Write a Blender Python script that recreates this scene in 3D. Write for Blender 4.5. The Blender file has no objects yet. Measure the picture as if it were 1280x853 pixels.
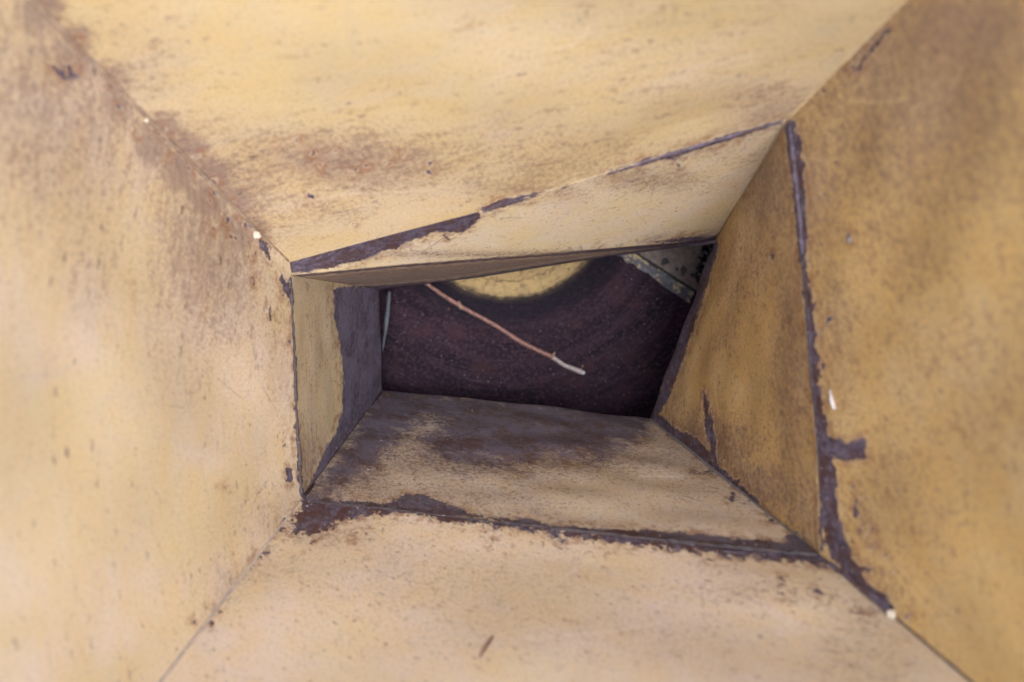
import bpy, bmesh, math, random
import numpy as np
from mathutils import Vector, Matrix, noise

# ------------------------------------------------------------------ camera, sky, sun, exposure
scene = bpy.context.scene
C = scene.collection
LENS = 28.0
F = LENS / 36.0 * 1280.0
PITCH = math.radians(25)
CAM_LOC = Vector((0, 0, 1.75))
CAM_M = Matrix.Translation(CAM_LOC) @ Matrix.Rotation(PITCH, 4, 'X')

cam_data = bpy.data.cameras.new('camera')
cam_data.lens = LENS
cam_data.sensor_width = 36.0
cam_data.clip_start = 0.01
cam_data.clip_end = 200.0
cam_data.dof.use_dof = True
cam_data.dof.focus_distance = 0.70
cam_data.dof.aperture_fstop = 3.6
cam = bpy.data.objects.new('camera', cam_data)
cam.matrix_world = CAM_M
C.objects.link(cam)
scene.camera = cam

SUN_CAM = Vector((0.15, -0.17, 0.95)).normalized()          # towards the sun, seen from the camera
sd = (CAM_M.to_3x3() @ SUN_CAM).normalized()
elev = math.asin(sd.z)
azim = math.atan2(sd.x, sd.y)
world = bpy.data.worlds.new("World")
scene.world = world
world.use_nodes = True
wn = world.node_tree.nodes
sky = wn.new('ShaderNodeTexSky')
sky.sky_type = 'NISHITA'
sky.sun_disc = False
sky.sun_elevation = elev
sky.sun_rotation = azim
sky.dust_density = 3.0
sky.ozone_density = 1.0
wn['Background'].inputs['Strength'].default_value = 0.15
world.node_tree.links.new(sky.outputs[0], wn['Background'].inputs['Color'])
sun = bpy.data.lights.new('sun', 'SUN')
sun.energy = 1.3
sun.angle = math.radians(38)
sun.color = (0.955, 0.97, 1.0)
so = bpy.data.objects.new('sun', sun)
so.rotation_euler = sd.to_track_quat('Z', 'Y').to_euler()
so.location = (0, 0, 4)
C.objects.link(so)
scene.view_settings.view_transform = 'Standard'
scene.view_settings.look = 'None'
scene.view_settings.gamma = 1.0
scene.view_settings.use_curve_mapping = False
scene.view_settings.exposure = 0.84
scene.cycles.max_bounces = 5
scene.cycles.diffuse_bounces = 4
scene.cycles.glossy_bounces = 2
scene.cycles.use_adaptive_sampling = True
scene.cycles.adaptive_threshold = 0.03

# ------------------------------------------------------------------ helpers
random.seed(4)
rng = np.random.default_rng(7)

def P(x, y, d):                      # a sight-line measured on the photo and a distance -> camera-space point
    return Vector(((x - 640.0) / F * d, -(y - 426.5) / F * d, -d))

ROOT_LOC = CAM_M @ Vector((0, 0, -0.75))
def thing(name, label, cat, loc, group=None):
    o = bpy.data.objects.new(name, None)
    o.empty_display_size = 0.05
    o.location = loc
    o['label'] = label; o['category'] = cat
    if group: o['group'] = group
    C.objects.link(o)
    return o

def link_mesh(name, me, mat, parent=None, label=None):
    o = bpy.data.objects.new(name, me)
    me.materials.append(mat)
    C.objects.link(o)
    if parent: o.parent = parent
    if label: o['label'] = label
    return o

def resample(pts, s):
    """pts: list of Vectors, s: array 0..1 -> positions by arc length (smooth)"""
    a = np.array([list(p) for p in pts])
    seg = np.linalg.norm(np.diff(a, axis=0), axis=1)
    t = np.concatenate([[0], np.cumsum(seg)]); t /= t[-1]
    return np.stack([np.interp(s, t, a[:, k]) for k in range(3)], axis=1)

# ---- 2D marks given as positions on the metal (photo coordinates), turned into attributes stored on the sheets
def d_polyline(X, Y, pts):
    best = np.full(X.shape, -1e9)
    for (x0, y0, w0), (x1, y1, w1) in zip(pts[:-1], pts[1:]):
        dx, dy = x1 - x0, y1 - y0
        L = dx * dx + dy * dy + 1e-9
        t = np.clip(((X - x0) * dx + (Y - y0) * dy) / L, 0, 1)
        d = np.hypot(X - x0 - t * dx, Y - y0 - t * dy)
        best = np.maximum(best, (w0 + (w1 - w0) * t) - d)
    return best

def d_poly(X, Y, pts):
    inside = np.zeros(X.shape, bool)
    dist = np.full(X.shape, 1e9)
    n = len(pts)
    for i in range(n):
        x0, y0 = pts[i]; x1, y1 = pts[(i + 1) % n]
        dx, dy = x1 - x0, y1 - y0
        L = dx * dx + dy * dy + 1e-9
        t = np.clip(((X - x0) * dx + (Y - y0) * dy) / L, 0, 1)
        dist = np.minimum(dist, np.hypot(X - x0 - t * dx, Y - y0 - t * dy))
        if y0 != y1:
            c = ((y0 > Y) != (y1 > Y)) & (X < (x1 - x0) * (Y - y0) / (y1 - y0) + x0)
            inside ^= c
    return np.where(inside, dist, -dist)

# crisp bare-metal marks
RUST_LINES = {
 'right': [
  [(989,158,7),(994,200,9),(999,250,9),(1001,300,7),(1004,340,5),(1009,370,6),(1011,410,8),(1014,450,9),(1019,500,8),(1025,540,9),(1033,590,12),(1036,640,11),(1046,680,14),(1060,706,10)],
  [(1064,712,8),(1080,735,8),(1092,744,5)], [(1088,742,6),(1100,750,9),(1111,761,7)],
  [(1058,708,6),(1085,712,2)],
  [(1068,92,1.5),(1090,62,2),(1111,36,2)],
  [(1069,632,2),(1070,644,3)], [(1066,606,1.5),(1068,608,1.5)],
  [(1060,292,2),(1061,300,3)]],
 'bottom': [
  [(380,628,5),(420,632,6),(480,638,6),(520,638,6),(560,646,6),(600,653,3),(640,656,4),(700,666,4),(760,672,6),(850,681,7),(930,688,9),(1000,694,9),(1040,700,10)],
  [(640,652,.5),(648,662,.5)],
  [(700,674,3),(708,679,2)],[(1040,700,10),(1070,716,8),(1095,735,6)],
  [(352,660,2),(330,680,2),(322,690,1)]],
 'inner_bottom': [
  [(380,625,4),(480,632,3),(600,646,2),(700,660,2),(760,666,5),(850,674,9),(930,682,8),(1000,688,9),(1026,694,9)],
  [(485,638,3),(510,625,8),(530,630,11),(560,638,7),(579,643,5)],
  [(650,651,4),(672,655,4)],
  [(862,589,1),(875,591,2.3),(890,589,1)], [(917,618,2),(914,625,2.5)],
  [(985,672,5),(1005,680,8),(1020,692,8)]],
 'inner_right': [
  [(880,490,1.5),(886,530,5.5),(891,560,4),(895,582,2)],
  [(822,524,6),(845,545,7),(862,552,8),(885,572,7)], [(885,575,4),(930,615,3),(948,628,2)],
  [(893,306,5),(880,350,6),(862,400,8),(845,450,8),(828,500,7),(814,523,5)],
  [(989,158,8),(994,200,8),(999,250,7),(1001,300,4),(1004,340,3),(1011,410,3),(1020,500,2),(1026,600,1),(1026,690,1)],
  [(965,318,2),(966,322,3)]],
 'left': [
  [(352,346,3),(357,356,4),(362,372,3)], [(362,589,4),(361,598,5)],
  [(324,298,2.5),(329,306,5),(334,314,4.5),(336,323,2.5)],
  [(368,400,1.5),(371,500,1.5),(374,600,2)],
  [(337,383,1),(338,400,.6)], [(316,346,1),(317,356,.6)],[(280,607,.8),(281,610,.8)],
  [(376,632,3),(362,646,1)],
  [(68,84,3),(78,96,4),(92,100,3),(101,97,3)], [(78,80,2),(90,88,2)]],
 'inner_left': [],
 'top': [
  [(604,262,3),(625,255,4),(650,249,4),(682,240,1)],
  [(760,217,1.2),(790,206,2.2),(850,190,2.5),(900,175,2.5),(940,162,1.8),(975,152,2)],
  [(324,297,3),(330,308,4)],
  [(240,200,.2),(247,196,1),(252,192,.2)], [(386,244,.8),(392,247,1)]],
 'tri': [
  [(604,264,2),(625,257,3),(650,251,2),(676,243,.5)],
  [(760,218,1),(790,208,2),(850,192,2.5),(900,177,2.5),(940,164,2),(975,153,2)],
  [(838,195,1.5),(845,203,1.2),(850,209,.6)], [(820,303,.5),(860,300,3),(893,298,3)]],
 'band': [
  [(366,347,3),(430,362,3),(480,361,4),(560,353,3),(650,338,2.5),(760,321,2),(893,304,4)],
  [(366,346,1),(500,333,1),(700,318,1),(893,301,3)]],
}
RUST_POLYS = {
 'right': [[(1022,545),(1060,552),(1083,547),(1084,572),(1062,577),(1040,572),(1030,600)]],
 'bottom': [[(378,624),(368,655),(366,666),(392,670),(420,656),(450,646),(478,640),(440,628)]],
 'inner_bottom': [[(470,640),(492,625),(515,619),(545,628),(578,640),(560,650)]],
 'inner_left': [[(417,362),(430,358),(490,358),(490,490),(440,545),(398,612),(379,624),(392,595),(405,565),(420,540),(428,510),(429,470),(425,430),(418,395)]],
 'tri': [[(358,322),(400,312),(450,300),(500,288),(540,278),(598,262),(602,272),(580,290),(558,291),(545,289),(525,299),(508,303),(496,311),(478,315),(455,325),(430,330),(415,335),(372,342),(358,340)]],
}
# soft dark wear (thin paint, smeared rust)
SOOT_POLYS = {
 'inner_bottom': [[(470,480),(820,515),(806,540),(780,553),(745,572),(700,566),(640,577),(575,578),(545,568),(530,548),(556,532),(540,524),(520,528),(498,548),(478,565),(452,592),(430,600),(410,600),(425,570),(448,530)],
                  [(380,615),(400,612),(425,570),(440,560),(430,600),(400,628)]],
 'inner_right': [],
}
GRIME_AND_SHADE = {  # x, y, sx, sy, amount
 'left': [(190,180,20,24,1.3),(225,215,20,24,1.4),(262,250,20,24,1.5),(300,290,18,22,1.4),(145,130,20,24,1.2),(95,75,22,24,1.3),(45,20,24,24,1.3),(290,740,30,30,.5),(255,320,55,90,.9),(225,240,70,50,.5),(60,120,110,130,.75),(170,170,60,60,.35),(20,60,60,90,.45),(290,280,40,40,.6),(350,400,20,80,.35),(120,330,60,60,.3),(340,650,40,30,.4)],  # broad upper-left entries paint in the vignetted corner along with dirt
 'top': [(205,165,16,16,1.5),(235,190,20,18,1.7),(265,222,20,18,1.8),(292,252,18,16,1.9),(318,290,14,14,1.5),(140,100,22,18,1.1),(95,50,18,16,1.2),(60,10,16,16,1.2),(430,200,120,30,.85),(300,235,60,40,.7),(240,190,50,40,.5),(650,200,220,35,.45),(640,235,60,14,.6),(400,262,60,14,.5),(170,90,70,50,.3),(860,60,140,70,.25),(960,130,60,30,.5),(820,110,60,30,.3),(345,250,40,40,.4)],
 'tri': [(810,225,60,12,.7),(900,180,60,25,.4),(700,240,40,14,.4),(880,300,40,6,.6),(700,318,260,4,.7)],
 'right': [(1010,230,40,80,.8),(1150,130,120,110,.8),(1080,60,40,70,.9),(1200,40,90,60,1.1),(1120,300,70,70,.4),(1220,450,120,120,.3),(1120,620,80,100,.3),(1040,420,30,90,.5),(1070,740,50,40,.5)],
 'inner_right': [(960,230,30,60,.8),(930,340,40,60,.45),(990,450,25,160,.6),(870,560,60,30,.9),(940,610,60,30,.8),(1005,640,25,60,.5),(905,420,25,40,.3)],
 'bottom': [(300,700,60,30,.4),(560,720,200,40,.25),(930,740,70,15,.4),(760,790,200,30,.2),(1090,800,60,50,.4),(400,660,50,20,.6)],
 'inner_bottom': [(640,570,180,25,.8),(600,620,120,20,.4),(880,600,60,40,.35),(450,600,50,40,.6),(800,560,60,30,.5)],
 'inner_left': [(395,420,20,90,.35),(385,580,14,50,.7),(400,360,30,10,.4)],
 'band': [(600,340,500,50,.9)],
}

SCUFF = {
 'top': [[(690,62,1.5),(712,58,2.5),(728,50,2),(737,30,1.5)],[(425,95,1.5),(450,82,1.5),(465,62,1)],[(940,60,1),(935,90,1)],[(545,238,1),(430,243,1.6),(330,262,1)],[(610,258,.5),(690,238,1.2),(762,219,1.4)]],
 'right': [[(1060,127,1),(1095,128,1.3),(1135,124,1)],[(1090,420,1),(1150,500,1),(1260,560,1.2)],[(1100,690,1),(1180,760,1.4),(1260,810,1)],[(1060,640,1),(1130,730,1.2),(1200,800,1)]],
 'left': [[(200,180,.8),(172,300,1)],[(180,640,.8),(240,560,1)],[(100,640,2),(120,700,1)]],
 'tri': [[(650,262,1.5),(656,276,1)],[(845,198,1),(855,212,1)]],
 'bottom': [[(640,800,1),(760,790,1.3),(860,772,1)],[(740,700,.8),(690,730,.8)]],
 'inner_bottom': [[(800,595,1.2),(860,597,1)],[(400,645,.5)] * 2],
 'inner_right': [[(893,478,.8),(900,540,.8)]],
}
CHIPS = {
 'top': [(180,150,335,305,75,9),(60,20,180,150,22,8),(240,240,460,265,26,10),(360,200,520,190,26,14),(820,205,980,155,8,5)],
 'left': [(200,180,345,330,40,7),(60,40,200,180,22,7),(360,360,372,610,10,5),(375,630,230,800,18,5)],
 'bottom': [(375,630,230,810,45,5),(380,665,480,655,20,8),(900,705,1100,770,30,7),(500,665,900,700,12,5)],
 'right': [(1010,200,1020,520,26,9),(1050,560,1110,740,30,9),(1000,140,1110,20,26,8),(1120,765,1200,840,8,4)],
 'inner_right': [(830,535,1010,680,70,6),(1000,200,1015,600,18,6),(885,320,830,500,16,7),(930,240,975,180,10,6)],
 'inner_bottom': [(480,640,1000,680,26,7),(560,560,800,560,30,14),(400,600,520,540,24,8),(820,530,1010,680,16,4)],
 'tri': [(380,330,600,280,26,5),(700,220,900,185,24,10),(700,312,890,296,22,3)],
 'inner_left': [(418,380,428,520,18,4),(372,560,385,612,12,4)],
}

def grid_mesh(name, A, B, nu, nv, key, vpow=1.0, dent=0.0, seed=0):
    s = np.linspace(0, 1, nu + 1)
    a = resample(A, s); b = resample(B, s)
    t = np.linspace(0, 1, nv + 1) ** vpow
    V = a[None] * (1 - t)[:, None, None] + b[None] * t[:, None, None]     # (nv+1, nu+1, 3) camera space
    # sheet-metal waviness
    du = np.gradient(V, axis=1); dv = np.gradient(V, axis=0)
    nrm = np.cross(du, dv); nrm /= np.linalg.norm(nrm, axis=2, keepdims=True) + 1e-12
    ctr = np.array([0.02, 0.0, -0.62])
    flip = (nrm * (ctr - V)).sum() < 0
    if flip: nrm = -nrm
    S, T = np.meshgrid(s, t)
    if dent:
        r = np.random.default_rng(seed)
        h = np.zeros_like(S)
        for k in range(7):
            fx, fy = r.uniform(1, 7, 2); ph = r.uniform(0, 6.28, 2)
            h += np.sin(fx * S * 3.1 + ph[0]) * np.sin(fy * T * 5 + ph[1]) / (1 + .3 * k)
        win = np.clip(S * 12, 0, 1) * np.clip((1 - S) * 12, 0, 1) * np.clip(T * 14, 0, 1)
        V = V + nrm * (h * win * dent)[:, :, None]
    X = 640.0 + F * V[..., 0] / np.maximum(-V[..., 2], 1e-3)
    Y = 426.5 - F * V[..., 1] / np.maximum(-V[..., 2], 1e-3)
    # lengths in metres along the sheet
    U_ = np.concatenate([np.zeros((nv + 1, 1)), np.cumsum(np.linalg.norm(np.diff(V, axis=1), axis=2), axis=1)], axis=1)
    U_ = U_ - U_[:, nu // 2][:, None]
    W_ = np.concatenate([np.zeros((1, nu + 1)), np.cumsum(np.linalg.norm(np.diff(V, axis=0), axis=2), axis=0)], axis=0)
    rust = np.full(X.shape, -60.0)
    for pl in RUST_LINES.get(key, []): rust = np.maximum(rust, d_polyline(X, Y, pl))
    for pg in RUST_POLYS.get(key, []): rust = np.maximum(rust, d_poly(X, Y, pg))
    soot = np.full(X.shape, -60.0)
    for pg in SOOT_POLYS.get(key, []): soot = np.maximum(soot, d_poly(X, Y, pg))
    gr = np.zeros(X.shape)
    scuff = np.full(X.shape, -60.0); scar = np.full(X.shape, -60.0)
    for pl in SCUFF.get(key, []): scuff = np.maximum(scuff, d_polyline(X, Y, pl))
    rs = np.random.default_rng(seed + 100)
    n_s = {'right': 70, 'left': 45, 'top': 40, 'bottom': 45, 'inner_right': 26, 'inner_bottom': 22, 'tri': 22}.get(key, 0)
    vis = (X > 0) & (X < 1280) & (Y > 0) & (Y < 853)
    for q_ in range(n_s):
        j = rs.integers(0, vis.sum()); cx, cy = X[vis][j], Y[vis][j]
        an = rs.uniform(0, 2 * math.pi); ln = rs.uniform(12, 110) * (1 if key in ('right', 'left', 'top', 'bottom') else .4); cv = rs.uniform(-.9, .9)
        w = rs.uniform(.05, .8); pts = []
        for m in range(5):
            pts.append((cx, cy, w * (1 - abs(m - 2) / 3))); cx += math.cos(an) * ln / 4; cy += math.sin(an) * ln / 4; an += cv / 4
        if rs.random() < .6: scuff = np.maximum(scuff, d_polyline(X, Y, pts))
        else: scar = np.maximum(scar, d_polyline(X, Y, pts))
    for (x0, y0, x1, y1, n_c, spr) in CHIPS.get(key, []):
        for q_ in range(n_c):
            t_ = rs.random(); cx = x0 + (x1 - x0) * t_ + rs.normal() * spr; cy = y0 + (y1 - y0) * t_ + rs.normal() * spr
            an = rs.uniform(0, 3.14); ln = rs.uniform(1, 9); w = rs.uniform(.4, 2.2)
            scar_ = d_polyline(X, Y, [(cx, cy, w), (cx + ln * math.cos(an), cy + ln * math.sin(an), w * .4)])
            if rs.random() < .35: rust = np.maximum(rust, scar_ - .6)
            else: scar = np.maximum(scar, scar_)
    for (gx, gy, sx, sy, am) in GRIME_AND_SHADE.get(key, []):
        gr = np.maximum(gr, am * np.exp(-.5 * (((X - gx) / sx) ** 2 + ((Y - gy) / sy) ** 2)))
    # to world, relative to the root empty
    M = np.array(CAM_M)[:3, :3]
    W = V.reshape(-1, 3) @ M.T + np.array(CAM_LOC) - np.array(ROOT_LOC)
    me = bpy.data.meshes.new(name)
    idx = np.arange((nv + 1) * (nu + 1)).reshape(nv + 1, nu + 1)
    q = np.stack([idx[:-1, :-1], idx[:-1, 1:], idx[1:, 1:], idx[1:, :-1]], axis=-1).reshape(-1, 4)
    if flip: q = q[:, ::-1]
    nq = len(q)
    me.vertices.add(len(W)); me.vertices.foreach_set('co', W.astype(np.float32).ravel())
    me.loops.add(nq * 4); me.loops.foreach_set('vertex_index', q.astype(np.int32).ravel())
    me.polygons.add(nq)
    me.polygons.foreach_set('loop_start', np.arange(0, nq * 4, 4, dtype=np.int32))
    me.polygons.foreach_set('loop_total', np.full(nq, 4, np.int32))
    me.polygons.foreach_set('use_smooth', np.ones(nq, bool))
    uv = me.uv_layers.new(name='sheet')
    uvs = np.stack([U_.ravel(), W_.ravel()], axis=1)[q.ravel()]
    uv.data.foreach_set('uv', uvs.astype(np.float32).ravel())
    for nm, arr in (('rust', rust), ('soot', soot), ('grime_shade', gr), ('scuff', scuff), ('scar', scar)):
        at = me.attributes.new(nm, 'FLOAT', 'POINT')
        at.data.foreach_set('value', arr.astype(np.float32).ravel())
    me.update(); me.validate()
    return me

# ------------------------------------------------------------------ materials
class N:
    def __init__(self, name):
        self.m = bpy.data.materials.new(name); self.m.use_nodes = True
        self.t = self.m.node_tree; self.b = self.t.nodes['Principled BSDF']
    def n(self, typ, **kw):
        o = self.t.nodes.new(typ)
        for k, v in kw.items(): setattr(o, k, v)
        return o
    def put(self, sock, v):
        if isinstance(v, bpy.types.NodeSocket): self.t.links.new(v, sock)
        elif isinstance(v, (tuple, list)) and len(v) == 3 and sock.type == 'RGBA': sock.default_value = (*v, 1)
        else: sock.default_value = v
    def math(self, op, a, b=0.0, c=None, clamp=False):
        o = self.n('ShaderNodeMath', operation=op, use_clamp=clamp)
        self.put(o.inputs[0], a); self.put(o.inputs[1], b)
        if c is not None: self.put(o.inputs[2], c)
        return o.outputs[0]
    def ramp(self, v, lo, hi, a=0.0, b=1.0, smooth=True):
        o = self.n('ShaderNodeMapRange'); o.interpolation_type = 'SMOOTHSTEP' if smooth else 'LINEAR'
        self.put(o.inputs[0], v); self.put(o.inputs[1], lo); self.put(o.inputs[2], hi); self.put(o.inputs[3], a); self.put(o.inputs[4], b)
        return o.outputs[0]
    def mix(self, f, a, b, mode='MIX'):
        o = self.n('ShaderNodeMix', data_type='RGBA', blend_type=mode)
        self.put(o.inputs[0], f); self.put(o.inputs[6], a); self.put(o.inputs[7], b)
        return o.outputs[2]
    def noise(self, vec, scale, detail=4, rough=.55, dist=0.0):
        o = self.n('ShaderNodeTexNoise'); self.put(o.inputs['Vector'], vec)
        o.inputs['Scale'].default_value = scale; o.inputs['Detail'].default_value = detail
        o.inputs['Roughness'].default_value = rough; o.inputs['Distortion'].default_value = dist
        return o.outputs[0]
    def voro(self, vec, scale, rnd=1.0):
        o = self.n('ShaderNodeTexVoronoi'); self.put(o.inputs['Vector'], vec)
        o.inputs['Scale'].default_value = scale; o.inputs['Randomness'].default_value = rnd
        return o
    def mapped(self, vec, scale=(1, 1, 1), rot=0.0, loc=(0, 0, 0)):
        r = self.n('ShaderNodeMapping'); self.put(r.inputs[0], vec)
        r.inputs['Rotation'].default_value = (0, 0, rot)
        r.inputs['Location'].default_value = loc
        s = self.n('ShaderNodeMapping'); self.put(s.inputs[0], r.outputs[0]); s.inputs['Scale'].default_value = scale
        return s.outputs[0]
    def attr(self, name):
        o = self.n('ShaderNodeAttribute', attribute_name=name); return o.outputs['Fac']
    def bump(self, h, strength, dist, normal=None):
        o = self.n('ShaderNodeBump'); o.inputs['Strength'].default_value = strength; o.inputs['Distance'].default_value = dist
        self.put(o.inputs['Height'], h)
        if normal is not None: self.put(o.inputs['Normal'], normal)
        return o.outputs[0]

STEEL_A = (0.056, 0.045, 0.070)
STEEL_B = (0.195, 0.165, 0.240)
RUST_C = (0.095, 0.042, 0.030)

def paint(name, base, pale, grime_col=(0.20, 0.115, 0.075), rot=0.0, stretch=3.0, off=0.0, gr_gain=1.0, base_grime=.0,
          rust_amp=5.0, mottle=.5, rough=.5, red=.75, cool=0.0):
    k = N(name); mottle *= 1.2
    uvn = k.n('ShaderNodeUVMap', uv_map='sheet').outputs[0]
    uv = k.mapped(uvn, loc=(off, off * .7, 0))
    st = k.mapped(uvn, scale=(1, 1 / stretch, 1), rot=rot, loc=(off, off, 0))           # streaked space
    rust, soot, grime_shade = k.attr('rust'), k.attr('soot'), k.attr('grime_shade')
    # paint colour: faded patches, fine tonal variation
    big = k.ramp(k.noise(uv, 9, 3, .6, .4), .38, .64)
    med = k.ramp(k.noise(st, 45, 5, .65, .6), .35, .68)
    col = k.mix(big, base, pale)
    warm = (min(base[0] * 1.02, 1), base[1] * .92, base[2] * .72)
    col = k.mix(k.math('MULTIPLY', med, .55), col, warm)
    # greyish rubbed haze
    hz = k.ramp(k.noise(k.mapped(uvn, scale=(1, .6, 1), loc=(off + 3, 1, 0)), 22, 4, .7, .6), .5, .78)
    col = k.mix(k.math('MULTIPLY', hz, .38), col, (base[0] * .80, base[1] * .86, base[2] * 1.25))
    # grime: fibrous brown rubbing
    g1 = k.noise(st, 70, 5, .74, .5)
    g2 = k.noise(uv, 260, 3, .75, .3)
    g3 = k.noise(k.mapped(uvn, scale=(1, 1 / (stretch * 1.4), 1), rot=rot, loc=(off + 7, 0, 0)), 210, 3, .7, .2)
    gsum = k.math('ADD', k.math('ADD', k.math('MULTIPLY', g1, .62), k.math('MULTIPLY', g2, .85)), k.math('MULTIPLY', g3, .53))   # ~1.0 mean
    lift = k.math('MULTIPLY', k.math('ADD', grime_shade, base_grime), .36 * gr_gain)
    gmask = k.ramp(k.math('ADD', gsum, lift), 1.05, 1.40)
    col = k.mix(k.math('MULTIPLY', k.math('MINIMUM', grime_shade, 1.0), .22), col, (grime_col[0] * 1.6, grime_col[1] * 1.6, grime_col[2] * 1.7))  # smooth brown film; on the left sheet it also paints the corner's shade
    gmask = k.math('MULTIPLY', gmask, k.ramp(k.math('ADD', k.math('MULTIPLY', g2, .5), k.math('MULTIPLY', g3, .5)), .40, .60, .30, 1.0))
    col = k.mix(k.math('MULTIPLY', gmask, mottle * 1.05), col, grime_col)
    # finer purple-grey grain
    fg = k.ramp(k.math('ADD', k.noise(uv, 480, 3, .85), k.math('MULTIPLY', lift, .5)), .50, .72)
    col = k.mix(k.math('MULTIPLY', fg, .45 * mottle * 1.6), col, (0.20, 0.145, 0.145))
    # light rubbed flecks
    lf = k.ramp(k.noise(k.mapped(uvn, scale=(1, 1 / stretch, 1), rot=rot, loc=(off + 9, 4, 0)), 420, 3, .8), .55, .72)
    col = k.mix(k.math('MULTIPLY', lf, .28), col, (min(pale[0] * 1.12, .9), pale[1] * 1.16, pale[2] * 1.3))
    scf, scd = k.attr('scuff'), k.attr('scar')
    col = k.mix(k.math('MULTIPLY', k.ramp(k.math('ADD', scf, k.math('SUBTRACT', g2, .5)), -1.2, .5), .30), col, (min(pale[0] * 1.15, .9), pale[1] * 1.2, pale[2] * 1.35))
    col = k.mix(k.math('MULTIPLY', k.ramp(k.math('ADD', scd, k.math('MULTIPLY', k.math('SUBTRACT', g2, .5), 3)), -1.0, .6), .42), col, (0.19, .12, .10))
    # small chips and specks
    wob = k.n('ShaderNodeVectorMath', operation='MULTIPLY_ADD')
    nz = k.n('ShaderNodeTexNoise'); k.put(nz.inputs['Vector'], uv); nz.inputs['Scale'].default_value = 300
    k.put(wob.inputs[0], nz.outputs[1]); wob.inputs[1].default_value = (.004, .004, .004); k.put(wob.inputs[2], st)
    for sc, thr, f, cc, lo in ((130, .10, .75, (0.10, .06, .055), .945), (250, .16, .65, (0.17, .115, .125), .84)):
        v = k.voro(wob.outputs[0], sc)
        sep = k.n('ShaderNodeSeparateColor'); k.put(sep.inputs[0], v.outputs['Color'])
        rare = k.ramp(k.math('ADD', sep.outputs[0], k.math('MULTIPLY', grime_shade, .16)), lo, lo + .05)
        spk = k.math('MULTIPLY', k.ramp(v.outputs['Distance'], thr, thr * 1.7, 1, 0), rare)
        col = k.mix(k.math('MULTIPLY', spk, f), col, cc)
    # pale scuffs and hair scratches
    for rr, sc, o2 in ((rot + .35, 55, 1.3), (rot - .9, 70, 4.4)):
        sn = k.noise(k.mapped(uvn, scale=(1, .035, 1), rot=rr, loc=(off + o2, o2, 0)), sc * 5, 2, .5, .15)
        bk = k.ramp(k.noise(uv, 16 + o2, 2), .5, .62)
        sm = k.math('MULTIPLY', k.ramp(sn, .72, .77), bk)
        col = k.mix(k.math('MULTIPLY', sm, .3), col, (min(pale[0] * 1.12, .9), pale[1] * 1.13, pale[2] * 1.2))
    for rr, sc, o2 in ((rot - .15, 60, 2.2),):
        sn = k.noise(k.mapped(uvn, scale=(1, .04, 1), rot=rr, loc=(off + o2, o2, 0)), sc * 5, 2, .5, .15)
        sm = k.math('MULTIPLY', k.ramp(sn, .71, .78), k.ramp(k.noise(uv, 21 + o2, 2), .5, .6))
        col = k.mix(k.math('MULTIPLY', sm, .4), col, (0.2, .13, .1))
    # rust stain bleeding out round bare metal
    rn = k.noise(uv, 120, 5, .74)
    rn2 = k.noise(st, 420, 2, .7)
    rj = k.math('ADD', k.math('MULTIPLY', k.math('SUBTRACT', rn, .5), rust_amp * 4.6), k.math('MULTIPLY', k.math('SUBTRACT', rn2, .5), rust_amp * 2.2))
    re = k.math('ADD', rust, rj)
    halo = k.math('MULTIPLY', k.ramp(re, -13, 0), k.ramp(k.noise(uv, 90, 3, .7), .42, .62))
    col = k.mix(k.math('MULTIPLY', halo, .85), col, (0.26, .115, .055))
    # worn-through soft areas
    sn1 = k.noise(k.mapped(uvn, scale=(1, 1, 1), loc=(off + 2, 5, 0)), 60, 5, .74)
    se = k.math('ADD', soot, k.math('MULTIPLY', k.math('SUBTRACT', sn1, .5), 90))
    se = k.math('ADD', se, k.math('MULTIPLY', k.math('SUBTRACT', g2, .5), 40))
    smask = k.ramp(se, -22, 12)
    rmask = k.ramp(re, -.7, .9)
    bare = k.math('MAXIMUM', rmask, k.math('MULTIPLY', smask, .93))
    steel = k.mix(k.ramp(k.noise(uv, 180, 4, .78), .35, .68), STEEL_A, STEEL_B)
    steel = k.mix(k.math('MULTIPLY', k.ramp(k.noise(uv, 55, 4, .7), .66 - .3 * red, .82 - .26 * red), red), steel, RUST_C if red < .85 else (0.085, .036, .030))
    if cool: steel = k.mix(k.math('MULTIPLY', k.ramp(k.noise(uv, 26, 4, .7), .42, .6), cool), steel, (.185, .175, .255))
    v = k.voro(uv, 330); sep = k.n('ShaderNodeSeparateColor'); k.put(sep.inputs[0], v.outputs['Color'])
    fl = k.math('MULTIPLY', k.ramp(v.outputs['Distance'], .16, .3, 1, 0), k.ramp(sep.outputs[0], .9, .93))
    steel = k.mix(k.math('MULTIPLY', fl, .7), steel, (.42, .42, .48))
    edge = k.math('MULTIPLY', k.ramp(re, -3.2, -1.2), k.ramp(re, -1.2, -.4, 1, 0))
    col = k.mix(k.math('MULTIPLY', edge, .5), col, (0.66, .56, .42))
    col = k.mix(bare, col, steel)
    k.put(k.b.inputs['Base Color'], col)
    ro = k.math('ADD', rough, k.math('MULTIPLY', k.math('SUBTRACT', g2, .5), .3))
    ro = k.math('ADD', ro, k.math('MULTIPLY', bare, .06), clamp=True)
    k.put(k.b.inputs['Roughness'], ro)
    k.b.inputs['Specular IOR Level'].default_value = .42
    h = k.math('ADD', k.math('MULTIPLY', k.ramp(re, -.7, .9), -1.0), k.math('MULTIPLY', k.noise(uv, 380, 3, .8), k.math('ADD', k.math('MULTIPLY', k.ramp(re, -.7, .9), 1.5), .4)))
    k.put(k.b.inputs['Normal'], k.bump(h, .7, .0012))
    return k.m

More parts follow.
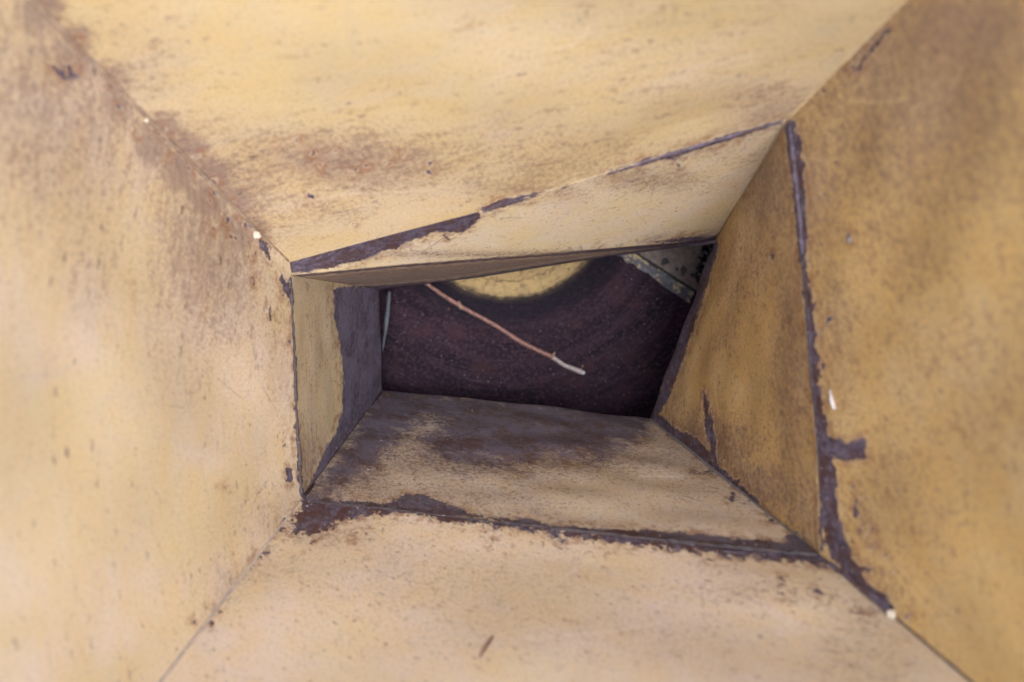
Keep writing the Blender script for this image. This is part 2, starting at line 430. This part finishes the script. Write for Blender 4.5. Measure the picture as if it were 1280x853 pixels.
def steel_mat(name, a=STEEL_A, b=STEEL_B, r=RUST_C, rustiness=.7, sc=1.0, painty=0.0, paint_col=(.6, .42, .2)):
    k = N(name)
    v = k.n('ShaderNodeTexCoord').outputs['Object']
    c = k.mix(k.ramp(k.noise(v, 170 * sc, 8, .75, .5), .35, .68), a, b)
    c = k.mix(k.math('MULTIPLY', k.ramp(k.noise(v, 50 * sc, 6, .7), .45, .65), rustiness), c, r)
    if painty: c = k.mix(k.ramp(k.noise(v, 75 * sc, 7, .7), .5 + (.5 - painty) * .5, .56 + (.5 - painty) * .5), c, paint_col)
    vo = k.voro(v, 400 * sc); sep = k.n('ShaderNodeSeparateColor'); k.put(sep.inputs[0], vo.outputs['Color'])
    fl = k.math('MULTIPLY', k.ramp(vo.outputs['Distance'], .18, .34, 1, 0), k.ramp(sep.outputs[0], .9, .93))
    c = k.mix(k.math('MULTIPLY', fl, .6), c, (.4, .4, .45))
    k.put(k.b.inputs['Base Color'], c)
    k.b.inputs['Roughness'].default_value = .55
    k.put(k.b.inputs['Normal'], k.bump(k.noise(v, 420 * sc, 6, .75), .6, .0008))
    return k.m

BASE = (.62, .425, .185); PALE = (.66, .50, .30)  # one yellow paint; per-panel tones stand in for light differences besides fading
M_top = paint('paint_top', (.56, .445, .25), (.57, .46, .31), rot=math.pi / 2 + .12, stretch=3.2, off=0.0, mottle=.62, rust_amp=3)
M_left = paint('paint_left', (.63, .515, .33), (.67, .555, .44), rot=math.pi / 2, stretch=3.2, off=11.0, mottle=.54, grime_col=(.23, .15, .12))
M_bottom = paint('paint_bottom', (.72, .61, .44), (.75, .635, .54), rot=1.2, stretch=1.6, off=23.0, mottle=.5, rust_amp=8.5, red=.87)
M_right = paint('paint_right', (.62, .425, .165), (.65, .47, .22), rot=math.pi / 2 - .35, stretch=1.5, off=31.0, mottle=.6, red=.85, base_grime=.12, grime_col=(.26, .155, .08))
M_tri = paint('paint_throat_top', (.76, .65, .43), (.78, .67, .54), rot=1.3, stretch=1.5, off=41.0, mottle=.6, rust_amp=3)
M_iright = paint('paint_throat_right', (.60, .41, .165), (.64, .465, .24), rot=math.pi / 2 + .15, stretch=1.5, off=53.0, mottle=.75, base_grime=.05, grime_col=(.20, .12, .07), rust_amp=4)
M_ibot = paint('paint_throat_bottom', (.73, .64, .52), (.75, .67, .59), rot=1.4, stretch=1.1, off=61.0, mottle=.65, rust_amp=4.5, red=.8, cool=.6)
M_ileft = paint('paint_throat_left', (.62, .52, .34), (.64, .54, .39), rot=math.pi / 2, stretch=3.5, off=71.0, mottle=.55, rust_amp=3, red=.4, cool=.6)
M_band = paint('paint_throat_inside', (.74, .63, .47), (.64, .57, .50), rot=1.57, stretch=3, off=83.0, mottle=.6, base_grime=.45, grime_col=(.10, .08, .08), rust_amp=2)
M_weld = steel_mat('bare_weld')
M_crack = steel_mat('seam_steel', (.03, .022, .028), (.085, .07, .08), rustiness=.4)
M_bead = steel_mat('painted_bead', rustiness=.5, painty=.9, paint_col=(.43, .34, .23))
M_blob = steel_mat('pale_blob', (.66, .58, .45), (.74, .69, .60), (.6, .45, .3), rustiness=.3)
M_grey = steel_mat('grey_edge', (.16, .16, .19), (.27, .26, .29), (.2, .13, .1), rustiness=.4)
M_dark_strip = steel_mat('strip_steel', (.04, .05, .075), (.09, .11, .15), rustiness=.3)
M_house = steel_mat('housing_steel', (.03, .024, .028), (.06, .05, .055), rustiness=.5)

# ------------------------------------------------------------------ the hopper sheets
T_edge = [P(362,328,.62), P(480,296,.60), P(598,265,.58), P(680,240,.565), P(830,193,.53), P(984,150,.50)]
M_edge = [P(365,344,.63), P(500,331,.66), P(700,316,.71), P(894,300,.76)]
SR = [P(984,150,.50), P(1000,290,.50), P(1009,430,.50), P(1021,560,.50), P(1027,695,.50)]
SR_far = [P(894,300,.76), P(870,365,.77), P(838,455,.785), P(812,523,.80)]
SB = [P(377,624,.62), P(480,635,.60), P(600,650,.58), P(760,667,.55), P(900,682,.525), P(1027,695,.50)]
SB_far = [P(478,488,.87), P(600,499,.85), P(812,523,.80)]
SL = [P(362,328,.62), P(365,344,.625), P(368,430,.62), P(372,520,.62), P(377,624,.62)]
SLi = [P(365,344,.63), P(368,430,.62), P(372,520,.62), P(377,624,.62)]
SL_far = [P(474,362,.86), P(478,488,.87)]
B_far = [P(474,362,.86), P(600,347,.84), P(760,321,.82), P(894,304,.79)]

def extrap(p, q, depth):
    t = (depth + p.z) / (q.z - p.z) * -1.0
    t = (-depth - p.z) / (q.z - p.z)
    return p + (q - p) * t
MD = .12
mTL = extrap(T_edge[0], P(40, 0, .42), MD)
mTR = extrap(T_edge[-1], P(1129, 0, .40), MD)
mBR = extrap(SB[-1], P(1213, 853, .40), MD)
mBL = extrap(SB[0], P(200, 853, .47), MD)

hopper = thing('wood_chipper', 'worn yellow steel feed hopper tapering down to a narrow rust-edged throat', 'wood chipper', ROOT_LOC)

def sheet(name, A, B, nu, nv, key, mat, label, **kw):
    me = grid_mesh(name, A, B, nu, nv, key, **kw)
    o = link_mesh(name, me, mat, hopper, label)
    so_ = o.modifiers.new('thickness', 'SOLIDIFY'); so_.thickness = .003; so_.offset = -1
    return o
sheet('hopper_panel', T_edge, [mTL, mTR], 330, 200, 'top', M_top, 'upper sloping panel, yellow with a rubbed brown band near the throat', vpow=1.5, dent=.0011, seed=1)
sheet('hopper_panel', SL, [mTL, mBL], 200, 200, 'left', M_left, 'left sloping panel, cream yellow with brown vertical streaks', vpow=1.5, dent=.0011, seed=2)
sheet('hopper_panel', SB, [mBL, mBR], 330, 200, 'bottom', M_bottom, 'lower sloping panel, pale peach yellow', vpow=1.5, dent=.0011, seed=3)
sheet('hopper_panel', SR, [mTR, mBR], 260, 200, 'right', M_right, 'right sloping panel, darker ochre with mottled dirt', vpow=1.5, dent=.0011, seed=4)
sheet('throat_panel', T_edge, M_edge, 330, 70, 'tri', M_tri, 'wedge-shaped upper throat panel with a ragged strip of bare metal')
sheet('throat_panel', SR, SR_far, 240, 120, 'inner_right', M_iright, 'right throat panel, dark ochre with a gouge near its foot', dent=.0008, seed=6)
sheet('throat_panel', SB, SB_far, 300, 130, 'inner_bottom', M_ibot, 'lower throat panel, paint worn to dark metal at the far end', dent=.0006, seed=7)
sheet('throat_panel', SLi, SL_far, 160, 90, 'inner_left', M_ileft, 'left throat panel, half yellow and half worn bare', dent=.0003, seed=8)
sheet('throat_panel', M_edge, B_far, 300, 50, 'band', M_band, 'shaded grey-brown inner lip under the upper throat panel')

def to_local(v): return (CAM_M @ v) - ROOT_LOC

def tube_mesh(name, pts, radii, seg=10, jit=.0, step=.002, flat=1.0, seed=0, loc=None, freq=220):
    """irregular swept bead; pts camera space"""
    a = np.array([list(p) for p in pts])
    L = np.concatenate([[0], np.cumsum(np.linalg.norm(np.diff(a, axis=0), axis=1))])
    n = max(int(L[-1] / step), 4)
    s = np.linspace(0, L[-1], n + 1)
    c = np.stack([np.interp(s, L, a[:, k]) for k in range(3)], axis=1)
    rad = np.interp(s, np.linspace(0, L[-1], len(radii)), radii)
    bm = bmesh.new(); rings = []
    base = ROOT_LOC if loc is None else loc
    for i in range(n + 1):
        p = Vector(c[i])
        d = Vector(c[min(i + 1, n)] - c[max(i - 1, 0)]).normalized()
        x = d.cross(Vector((0, 0, 1))); x.normalize(); y = d.cross(x)
        ring = []
        e = min(1.0, min(s[i], L[-1] - s[i]) / max(rad[i] * 1.2, 1e-5)); e = math.sqrt(max(1 - (1 - e) ** 2, 0.02))
        for k in range(seg):
            an = 2 * math.pi * k / seg
            off = x * math.cos(an) + y * math.sin(an) * flat
            q = p + off * rad[i] * e
            nn = noise.noise(q * freq + Vector((seed * 9.1, 0, 0))) + .5 * noise.noise(q * freq * 2.6 + Vector((0, seed * 3.3, 0)))
            q = p + off * rad[i] * e * (1 + jit * nn)
            ring.append(bm.verts.new((CAM_M @ q) - base))
        rings.append(ring)
    for r0, r1 in zip(rings[:-1], rings[1:]):
        for k in range(seg): bm.faces.new((r0[k], r0[(k + 1) % seg], r1[(k + 1) % seg], r1[k]))
    bm.faces.new(rings[0][::-1]); bm.faces.new(rings[-1])
    bmesh.ops.recalc_face_normals(bm, faces=bm.faces)
    for f in bm.faces: f.smooth = True
    me = bpy.data.meshes.new(name); bm.to_mesh(me); bm.free()
    return me

def seam(pts, radii, mat, name='weld_seam', jit=.35, label=None, **kw):
    return link_mesh(name, tube_mesh(name, pts, radii, jit=jit, **kw), mat, hopper, label)

# right throat seam: thick rounded bead at the top, thinning, then buried in rust
seam([P(989,154,.499), P(994,200,.4985), P(1000,260,.4985), P(1003,320,.4985)], [.0020, .0026, .0024, .0018, .0008], M_weld, seed=1, jit=.55, flat=.8, label='thick dark weld bead down the right throat edge')
seam([P(1003,320,.499), P(1008,380,.499), P(1012,450,.499), P(1019,520,.499), P(1025,600,.499), P(1028,690,.499)], [.0008, .0008, .0010, .0007, .0006, .0006], M_crack, seed=2, jit=.5)
# left seam, a narrow dark crack with a bright lip
seam([P(363,346,.621), P(366,400,.619), P(368,440,.618), P(371,520,.618), P(376,600,.618), P(377,622,.619)], [.0014, .0009, .0012, .0010, .0014, .0017], M_crack, seed=3, jit=.9, label='thin dark seam down the left throat edge')
# bottom seam: two uneven ridges
seam([P(380,626,.618), P(480,636,.598), P(600,650,.578), P(760,668,.548), P(900,683,.523), P(1024,694,.499)], [.0006, .0010, .0005, .0012, .0013, .0018, .0015], M_crack, seed=4, jit=.9, flat=.7)
seam([P(440,636,.606), P(520,645,.592), P(640,660,.57), P(760,676,.546), P(880,688,.524), P(1000,700,.502)], [.0004, .0011, .0006, .0012, .0014, .0011, .0006], M_weld, seed=5, jit=.95, flat=.6)
# upper seam
seam([P(760,217,.549), P(850,189,.527), P(930,165,.51), P(980,151,.501)], [.0005, .0012, .0012, .0008], M_weld, seed=6, jit=.5)
# corner beads, painted over
seam([SB[0], SB[0].lerp(mBL, .5), mBL], [.0005, .0005, .0005, .0005], M_bead, 'corner_bead', jit=.7, seed=10, step=.003, freq=110)
seam([P(1116,768,.4470), mBR], [.0007, .0008, .0008], M_crack, 'corner_bead', jit=.3, seed=11, step=.003, freq=110)
seam([P(1033,702,.495), P(1060,722,.478), P(1090,745,.460), P(1113,763,.4475)], [.0016, .0012, .0024, .0022], M_weld, seed=12, jit=.5)
seam([P(813,524,.796), P(860,561,.703), P(893,588,.650), P(950,634,.576), P(1010,681,.514)], [.0010, .0014, .0013, .0009, .0005], M_grey, 'corner_bead', jit=.35, seed=13)
seam([P(898,296,.755), P(930,240,.628), P(960,190,.549), P(982,155,.502)], [.0006, .0006, .0006], M_bead, 'corner_bead', jit=.2, seed=14)
seam([P(378,622,.62), P(400,600,.66), P(440,545,.755), P(477,490,.865)], [.0018, .002, .0022, .002], M_crack, 'corner_bead', jit=.4, seed=15)
# soft painted-over fillets where the sloping panels meet
M_fil_a = steel_mat('fillet_dirty', (.20, .14, .105), (.40, .295, .20), (.16, .09, .06), rustiness=.5)
M_fil_b = steel_mat('fillet_chalky', (.33, .28, .27), (.55, .46, .37), (.45, .36, .25), rustiness=.5)
M_fil_c = steel_mat('fillet_ochre', (.54, .42, .24), (.64, .50, .29), (.40, .28, .17), rustiness=.4)
seam([T_edge[0], T_edge[0].lerp(mTL, .5), mTL], [.0010, .0026, .0034, .0034], M_fil_a, 'corner_bead', jit=.55, seed=31, step=.003, freq=70)
seam([SB[0], SB[0].lerp(mBL, .5), mBL], [.0010, .0018, .0024, .0024], M_fil_b, 'corner_bead', jit=.5, seed=32, step=.003, freq=70)
seam([T_edge[-1], T_edge[-1].lerp(mTR, .5), mTR], [.0010, .0022, .0026, .0026], M_fil_c, 'corner_bead', jit=.4, seed=33, step=.003, freq=70)
# pale paint blobs left on the corner welds
def blob(x, y, d, rx, ry, mat, seed, name='paint_blob', nrm=1.0):
    bm = bmesh.new(); bmesh.ops.create_icosphere(bm, subdivisions=3, radius=1.0)
    for v in bm.verts:
        f = 1 + .7 * noise.noise(v.co * 2.0 + Vector((seed, 0, 0)))
        p = P(x, y, d) + Vector((v.co.x * rx * f, v.co.y * ry * f, v.co.z * rx * .6 * f))
        v.co = to_local(p)
    for f in bm.faces: f.smooth = True
    me = bpy.data.meshes.new(name); bm.to_mesh(me); bm.free()
    return link_mesh(name, me, mat, hopper)
blob(1115, 768, .4460, .0030, .0024, M_blob, 1)
blob(321, 294, .583, .0026, .0026, M_blob, 2)
blob(183, 151, .488, .0013, .0012, M_blob, 3)

# lip of the outlet: bare metal edge strips where the throat ends
seam([P(487,364,.893), P(484,395,.893), P(478,440,.893)], [.0022, .0028, .0008], M_dark_strip, 'edge_strip', flat=.4, jit=.3, seed=21)

# housing that carries the rotor: back plate and side walls round the disc
def box_shell():
    bm = bmesh.new()
    x0, x1, y0, y1, z0, z1 = -.40, .40, -.22, .58, -.905, -1.03
    # sides + back, open towards the throat, with a front mask outside the duct
    def q(*c): bm.faces.new([bm.verts.new(to_local(Vector(k))) for k in c])
    q((x0,y0,z1),(x1,y0,z1),(x1,y1,z1),(x0,y1,z1))
    q((x0,y0,z0),(x1,y0,z0),(x1,y0,z1),(x0,y0,z1))
    q((x0,y1,z0),(x1,y1,z0),(x1,y1,z1),(x0,y1,z1))
    q((x0,y0,z0),(x0,y1,z0),(x0,y1,z1),(x0,y0,z1))
    q((x1,y0,z0),(x1,y1,z0),(x1,y1,z1),(x1,y0,z1))
    # front ring around the duct mouth
    tl, tr = SL_far[0] * 1.0, B_far[-1] * 1.0
    bl, br = SB_far[0] * 1.0, SB_far[-1] * 1.0
    o = [(x0,y1,z0),(x1,y1,z0),(x1,y0,z0),(x0,y0,z0)]
    i = [tuple(tl + Vector((-.003,.003,.0))), tuple(tr + Vector((.003,.003,0))), tuple(br + Vector((.003,-.003,0))), tuple(bl + Vector((-.003,-.003,0)))]
    for a in range(4):
        b = (a + 1) % 4
        q(o[a], o[b], i[b], i[a])
    me = bpy.data.meshes.new('rotor_housing'); bm.to_mesh(me); bm.free()
    ob = link_mesh('rotor_housing', me, M_house, hopper)
    m = ob.modifiers.new('t', 'SOLIDIFY'); m.thickness = .002; m.offset = 0
box_shell()

# ------------------------------------------------------------------ rotor disc
DD = .925
disc_c = P(633, 237, DD)
disc_loc = CAM_M @ disc_c
def disc_material():
    k = N('worn_rotor_disc')
    uv = k.n('ShaderNodeUVMap', uv_map='polar').outputs[0]            # (angle/2pi, radius in m)
    ob = k.n('ShaderNodeTexCoord').outputs['Object']
    sp = k.n('ShaderNodeSeparateXYZ'); k.put(sp.inputs[0], uv)
    r = sp.outputs[1]
    swirl = k.mapped(uv, scale=(5, 45, 1))
    fine = k.mapped(uv, scale=(26, 420, 1))
    sn = k.noise(swirl, 1, 7, .65, .3)
    fn = k.noise(fine, 1, 5, .7, .2)
    pn = k.noise(ob, 260, 7, .75)
    c = k.mix(k.ramp(sn, .28, .74), (.007, .004, .010), (.032, .016, .030))
    c = k.mix(k.math('MULTIPLY', k.ramp(fn, .5, .72), .6), c, (.075, .048, .066))
    c = k.mix(k.math('MULTIPLY', k.ramp(pn, .48, .66), .8), c, (.082, .046, .066))
    c = k.mix(k.math('MULTIPLY', k.ramp(k.noise(ob, 30, 6, .65), .5, .68), .5), c, (.055, .024, .026))
    v = k.voro(ob, 330); sep = k.n('ShaderNodeSeparateColor'); k.put(sep.inputs[0], v.outputs['Color'])
    fl = k.math('MULTIPLY', k.ramp(v.outputs['Distance'], .14, .26, 1, 0), k.ramp(sep.outputs[0], .93, .95))
    c = k.mix(k.math('MULTIPLY', fl, .7), c, (.30, .27, .30))
    v = k.voro(ob, 90); sep = k.n('ShaderNodeSeparateColor'); k.put(sep.inputs[0], v.outputs['Color'])
    fl = k.math('MULTIPLY', k.ramp(v.outputs['Distance'], .06, .16, 1, 0), k.ramp(sep.outputs[0], .95, .97))
    c = k.mix(fl, c, (.28, .15, .07))
    # black burnished ring just outside the paint
    rj = k.math('ADD', r, k.math('MULTIPLY', k.math('SUBTRACT', k.noise(ob, 45, 6, .75), .5), .014))
    rj = k.math('ADD', rj, k.math('MULTIPLY', k.math('SUBTRACT', fn, .5), .010))
    c = k.mix(k.math('MULTIPLY', k.ramp(rj, .142, .17, 1, 0), .7), c, (.004, .005, .012))
    pc = k.mix(k.ramp(k.noise(uv, 60, 5, .6), .4, .65), (.50, .365, .175), (.42, .31, .16))
    pc = k.mix(k.math('MULTIPLY', k.ramp(fn, .56, .7), .5), pc, (.20, .13, .07))
    pc = k.mix(k.ramp(k.noise(ob, 140, 6, .8), .5, .66), pc, (.17, .12, .08))
    pm = k.ramp(rj, .1215, .1275, 1, 0)
    arc = k.math('MULTIPLY', k.ramp(rj, .1045, .1055), k.ramp(rj, .1062, .1075, 1, 0))
    pc = k.mix(k.math('MULTIPLY', arc, .6), pc, (.09, .06, .04))
    c = k.mix(pm, c, pc)
    # brownish smear at the rim of the paint
    sm = k.math('MULTIPLY', k.ramp(rj, .116, .124), k.ramp(rj, .126, .134, 1, 0))
    c = k.mix(k.math('MULTIPLY', sm, .3), c, (.12, .09, .06))
    k.put(k.b.inputs['Base Color'], c)
    k.b.inputs['Roughness'].default_value = .68
    k.b.inputs['Specular IOR Level'].default_value = .13
    h = k.math('ADD', k.math('MULTIPLY', pn, .6), k.math('MULTIPLY', fn, .5))
    k.put(k.b.inputs['Normal'], k.bump(h, .7, .001))
    return k.m
M_disc = disc_material()

rotor = thing('rotor_disc', 'dark worn cutting disc behind the throat with a yellow painted centre', 'rotor disc', disc_loc)
def disc_local(x, y, d=DD):           # a point on the metal -> rotor local coordinates (world axes)
    return (CAM_M @ P(x, y, d)) - disc_loc
def make_disc():
    nr, na, R0, R1, th = 120, 360, .0, .36, .014
    bm = bmesh.new(); uvl = bm.loops.layers.uv.new('polar')
    R3 = CAM_M.to_3x3()
    vs = []; par = {}
    for i in range(nr + 1):
        rr = R1 * i / nr
        z = -.0012 * max(0, min(1, (rr - .120) / .006))      # paint and plating worn away outside the hub
        z += -.0015 * 0
        row = []
        for j in range(na):
            an = 2 * math.pi * (j / na) + math.pi / 2
            v = bm.verts.new(R3 @ Vector((rr * math.cos(an), rr * math.sin(an), z))); row.append(v); par[v] = (j / na, rr)
        vs.append(row)
    low = [bm.verts.new(R3 @ Vector((R1 * math.cos(2 * math.pi * j / na + math.pi / 2), R1 * math.sin(2 * math.pi * j / na + math.pi / 2), -th))) for j in range(na)]
    for j in range(na): par[low[j]] = (j / na, R1 + th)
    vs.append(low)
    for i in range(len(vs) - 1):
        for j in range(na):
            j2 = (j + 1) % na
            f = bm.faces.new((vs[i][j], vs[i + 1][j], vs[i + 1][j2], vs[i][j2])); f.smooth = True
            us = (j / na, j / na, (j + 1) / na, (j + 1) / na)
            for lp, u in zip(f.loops, us): lp[uvl].uv = (u, par[lp.vert][1])
    bm.faces.new(low)
    bmesh.ops.remove_doubles(bm, verts=vs[0], dist=1e-7)
    me = bpy.data.meshes.new('disc_plate'); bm.to_mesh(me); bm.free()
    return link_mesh('disc_plate', me, M_disc, rotor)
make_disc()

def slab(name, outline, d0, thick, mat, parent, loc, bev=.0006, seed=0, jag=0.0):
    """outline in measured coordinates at distance d0, thickness going away from the viewer"""
    bm = bmesh.new()
    top = []
    pts = []
    n = len(outline)
    for i in range(n):
        a, b = outline[i], outline[(i + 1) % n]
        m = 6 if jag else 1
        for k in range(m):
            t = k / m
            j = Vector((noise.noise(Vector((i * 3.1 + k, seed, 0))), noise.noise(Vector((seed, i * 2.7 + k, 5))))) * jag * (1 if k else .4)
            pts.append((a[0] + (b[0] - a[0]) * t + j.x, a[1] + (b[1] - a[1]) * t + j.y))
    top = [bm.verts.new((CAM_M @ P(x, y, d0)) - loc) for x, y in pts]
    f = bm.faces.new(top)
    back = (CAM_M.to_3x3() @ Vector((0, 0, -thick)))
    ex = bmesh.ops.extrude_face_region(bm, geom=[f])
    for v in [g for g in ex['geom'] if isinstance(g, bmesh.types.BMVert)]: v.co += back
    bmesh.ops.recalc_face_normals(bm, faces=bm.faces)
    if bev: bmesh.ops.bevel(bm, geom=list(bm.edges), offset=bev, segments=2, affect='EDGES')
    me = bpy.data.meshes.new(name); bm.to_mesh(me); bm.free()
    return link_mesh(name, me, mat, parent)

M_knife = steel_mat('knife_steel', (.13, .10, .095), (.26, .21, .19), (.17, .10, .07), rustiness=.5)
M_bevel = steel_mat('knife_bevel', (.06, .06, .085), (.15, .15, .19), (.08, .05, .05), rustiness=.3, painty=.42, paint_col=(.50, .39, .20))
M_black = steel_mat('slot_black', (.004, .004, .005), (.010, .008, .009), (.01, .008, .008), rustiness=.1)
M_dark = steel_mat('pit_dark', (.02, .017, .02), (.05, .04, .045), rustiness=.3)
# knife seated beside the radial slot
slab('knife', [(799,317),(868,361),(900,380),(940,330),(905,270),(815,285)], DD - .004, .0035, M_knife, rotor, disc_loc)
slab('knife_slot', [(793,316),(799,316),(872,361),(869,366)], DD - .0015, .0020, M_black, rotor, disc_loc, bev=0)
slab('knife_clamp', [(770,319),(793,317),(868,365),(862,379),(835,362),(812,343)], DD - .0010, .0022, M_bevel, rotor, disc_loc, bev=.0004, seed=3, jag=3.5)
for (x, y, rx, ry, s) in ((831,327,5,5,1),(854,339,4,6,2),(846,337,2,2.5,3)):
    slab('bolt_hole', [(x + rx * (1 + .25 * math.sin(3 * a + s)) * math.cos(a), y + ry * (1 + .2 * math.cos(2 * a + s)) * math.sin(a)) for a in [2 * math.pi * q / 14 for q in range(14)]],
         DD - .0044, .0006, M_dark, rotor, disc_loc, bev=0)

# ------------------------------------------------------------------ loose bits
def crumb(bm, p, r, seed, squash=.6):
    res = bmesh.ops.create_icosphere(bm, subdivisions=1, radius=1.0)
    q = Vector((random.random(), random.random(), random.random()))
    rot = Matrix.Rotation(random.uniform(0, 6.28), 3, q.normalized())
    for v in res['verts']:
        c = v.co.copy(); c.z *= squash; c.y *= .7
        c *= 1 + .5 * noise.noise(c * 2 + Vector((seed, seed, 0)))
        v.co = p + (rot @ c) * r

def simple(name, col, rough=.7, col2=None, sc=200):
    k = N(name); v = k.n('ShaderNodeTexCoord').outputs['Object']
    k.put(k.b.inputs['Base Color'], k.mix(k.ramp(k.noise(v, sc, 5, .7), .35, .65), col, col2 or tuple(c * .6 for c in col)))
    k.b.inputs['Roughness'].default_value = rough
    k.put(k.b.inputs['Normal'], k.bump(k.noise(v, sc * 2, 4, .6), .4, .0005))
    return k.m

# clump of wet chips caught in the corner by the knife
base = CAM_M @ P(880, 330, DD - .008)
bm = bmesh.new()
for i in range(46):
    t = random.random()
    x = 886 - 16 * t + random.gauss(0, 3.5); y = 308 + 42 * t + random.gauss(0, 2)
    crumb(bm, CAM_M @ P(x, y, DD - .0055 - random.uniform(0, .004)) - base, random.uniform(.0010, .0046), i)
me = bpy.data.meshes.new('debris'); bm.to_mesh(me); bm.free()
deb = link_mesh('debris', me, simple('wet_chips', (.05, .042, .05), .3, (.012, .010, .012)))
deb.location = base
deb['kind'] = 'stuff'; deb['label'] = 'dark wet crumbs of bark caught in the corner beside the knife'; deb['category'] = 'debris'

# pale dust grains scattered over the lower sheets
from mathutils.bvhtree import BVHTree
panels = [o for o in C.objects if o.name.startswith(('hopper_panel', 'throat_panel'))]
trees = []
for o in panels:
    me_ = o.data
    co = np.empty(len(me_.vertices) * 3, np.float32); me_.vertices.foreach_get('co', co)
    co = co.reshape(-1, 3) + np.array(ROOT_LOC)
    trees.append((o, BVHTree.FromPolygons([Vector(c) for c in co], [tuple(p.vertices) for p in me_.polygons])))
def hit(x, y):
    d = (CAM_M.to_3x3() @ P(x, y, 1.0)).normalized()
    best = None
    for o, t in trees:
        h = t.ray_cast(CAM_LOC, d)
        if h[0] is not None and (best is None or h[3] < best[3]): best = h
    return best
h = hit(1062, 299); hp = CAM_M.inverted() @ h[0]
blob(640 + F * hp.x / -hp.z, 426.5 - F * hp.y / -hp.z, -hp.z - .0004, .0012, .0022, M_grey, 5, 'rivet_stub')
base = CAM_M @ P(650, 640, .57)
bm = bmesh.new()
grains = [(945,682,.0011),(727,604,.0010),(475,660,.0009),(400,662,.0006),(930,680,.0007),(906,634,.0009),(1116,716,.0006),(764,668,.0007),
          (825,670,.0007),(538,604,.0007),(460,587,.0009),(477,551,.0008),(474,552,.0006),(1001,705,.0007),(590,514,.0008),(420,560,.0006),(955,694,.0005),(590,592,.0006),(384,633,.0006)]
for _ in range(70): grains.append((random.uniform(420, 1000), random.uniform(505, 700), random.uniform(.0002, .00042)))
for i, (x, y, r) in enumerate(grains):
    h = hit(x, y)
    if h: crumb(bm, h[0] + h[1] * r * .3 - base, r, i)
me = bpy.data.meshes.new('dust_grains'); bm.to_mesh(me); bm.free()
dg = link_mesh('dust_grains', me, simple('pale_grit', (.62, .60, .66), .6, (.38, .35, .38)))
dg.location = base
dg['kind'] = 'stuff'; dg['label'] = 'tiny pale grit grains scattered over the lower throat'; dg['category'] = 'grit'
for (x, y, r) in ((1041,505,.0022),(1039,496,.0012)):
    pass

# splinter stuck on the lower sloping panel
def stick(name, pts, radii, mat, label, cat, parts=True, jit=.15, seed=0):
    loc = CAM_M @ pts[0]
    t = thing(name, label, cat, loc)
    link_mesh('stem', tube_mesh('stem', pts, radii, seg=8, jit=jit, step=.0015, loc=loc, seed=seed, freq=150), mat, t)
    return t, loc
def on(x, y, lift):
    h = hit(x, y); p = h[0] + h[1] * lift
    return CAM_M.inverted() @ p
sp_pts = [on(618, 795, .0006), on(609, 808, .0008), on(599, 824, .0006)]
loc = CAM_M @ sp_pts[0]
o = link_mesh('splinter', tube_mesh('splinter', sp_pts, [.0005, .0009, .0008, .0003], seg=6, jit=.3, step=.001, loc=loc, seed=3), simple('splinter_wood', (.26, .13, .10), .8, (.15, .07, .06)))
o.location = loc; o['label'] = 'short dark wood splinter stuck on the pale lower panel'; o['category'] = 'splinter'
# a sliver of peeled paint on the right panel
pp = [on(1038, 486, .0006), on(1041, 500, .0008), on(1044, 512, .0006)]
loc = CAM_M @ pp[0]
o = link_mesh('paint_flake', tube_mesh('paint_flake', pp, [.0004, .0007, .0014, .0010], seg=6, jit=.3, step=.0008, flat=.5, loc=loc, seed=5), simple('flake', (.72, .70, .74), .6, (.6, .56, .55)))
o.location = loc; o['label'] = 'tiny white flake hanging beside the right throat seam'; o['category'] = 'flake'

# the twig lying on the disc
def twig():
    d0 = DD - .0012
    pts = [P(528,351,d0), P(552,368,d0), P(576,383,d0 - .001), P(618,406,d0 - .001), P(655,430,d0 - .001), P(690,446,d0 - .002), P(704,456,d0 - .003), P(729,466,d0 - .003)]
    M_tw = simple('twig_bark', (.36, .19, .16), .5, (.17, .09, .08), 260)
    loc = CAM_M @ pts[-1]
    t = thing('twig', 'thin reddish broken twig with a pale cut end lying across the dark disc', 'twig', loc)
    link_mesh('stem', tube_mesh('stem', pts[:6], [.0020, .0028, .0025, .0027, .0028, .0030], seg=12, jit=.25, step=.0015, loc=loc, seed=1), M_tw, t)
    M_end = simple('twig_bare_wood', (.50, .43, .44), .5, (.34, .28, .29), 150)
    link_mesh('peeled_end', tube_mesh('peeled_end', [pts[5], pts[6], pts[7]], [.0028, .0025, .0029, .0032], seg=12, jit=.2, step=.001, loc=loc, seed=2), M_end, t)
    M_tip = simple('twig_tip', (.75, .78, .84), .5, (.55, .58, .66), 300)
    link_mesh('cut_face', tube_mesh('cut_face', [pts[7] + Vector((-.0015, .001, .0012)), pts[7] + Vector((.0016, -.001, -.0006))], [.0031, .0031], seg=10, jit=.3, step=.0006, loc=loc, seed=4), M_tip, t)
    M_node = simple('twig_node', (.42, .30, .22), .7, (.22, .13, .10), 400)
    for (p, q, r, s) in ((P(574,382,d0 - .0015), P(580,386,d0 - .0015), .0030, 5), (P(688,445,d0 - .003), P(693,448,d0 - .003), .0034, 6),
                         (P(690,446,d0 - .003), P(694,440,d0 - .005), .0016, 7), (P(577,383,d0 - .001), P(573,376,d0 - .003), .0013, 9)):
        link_mesh('bud_node', tube_mesh('bud_node', [p, q], [r, r * 1.05, r * .8], seg=9, jit=.5, step=.0006, loc=loc, seed=s), M_node, t)
twig()
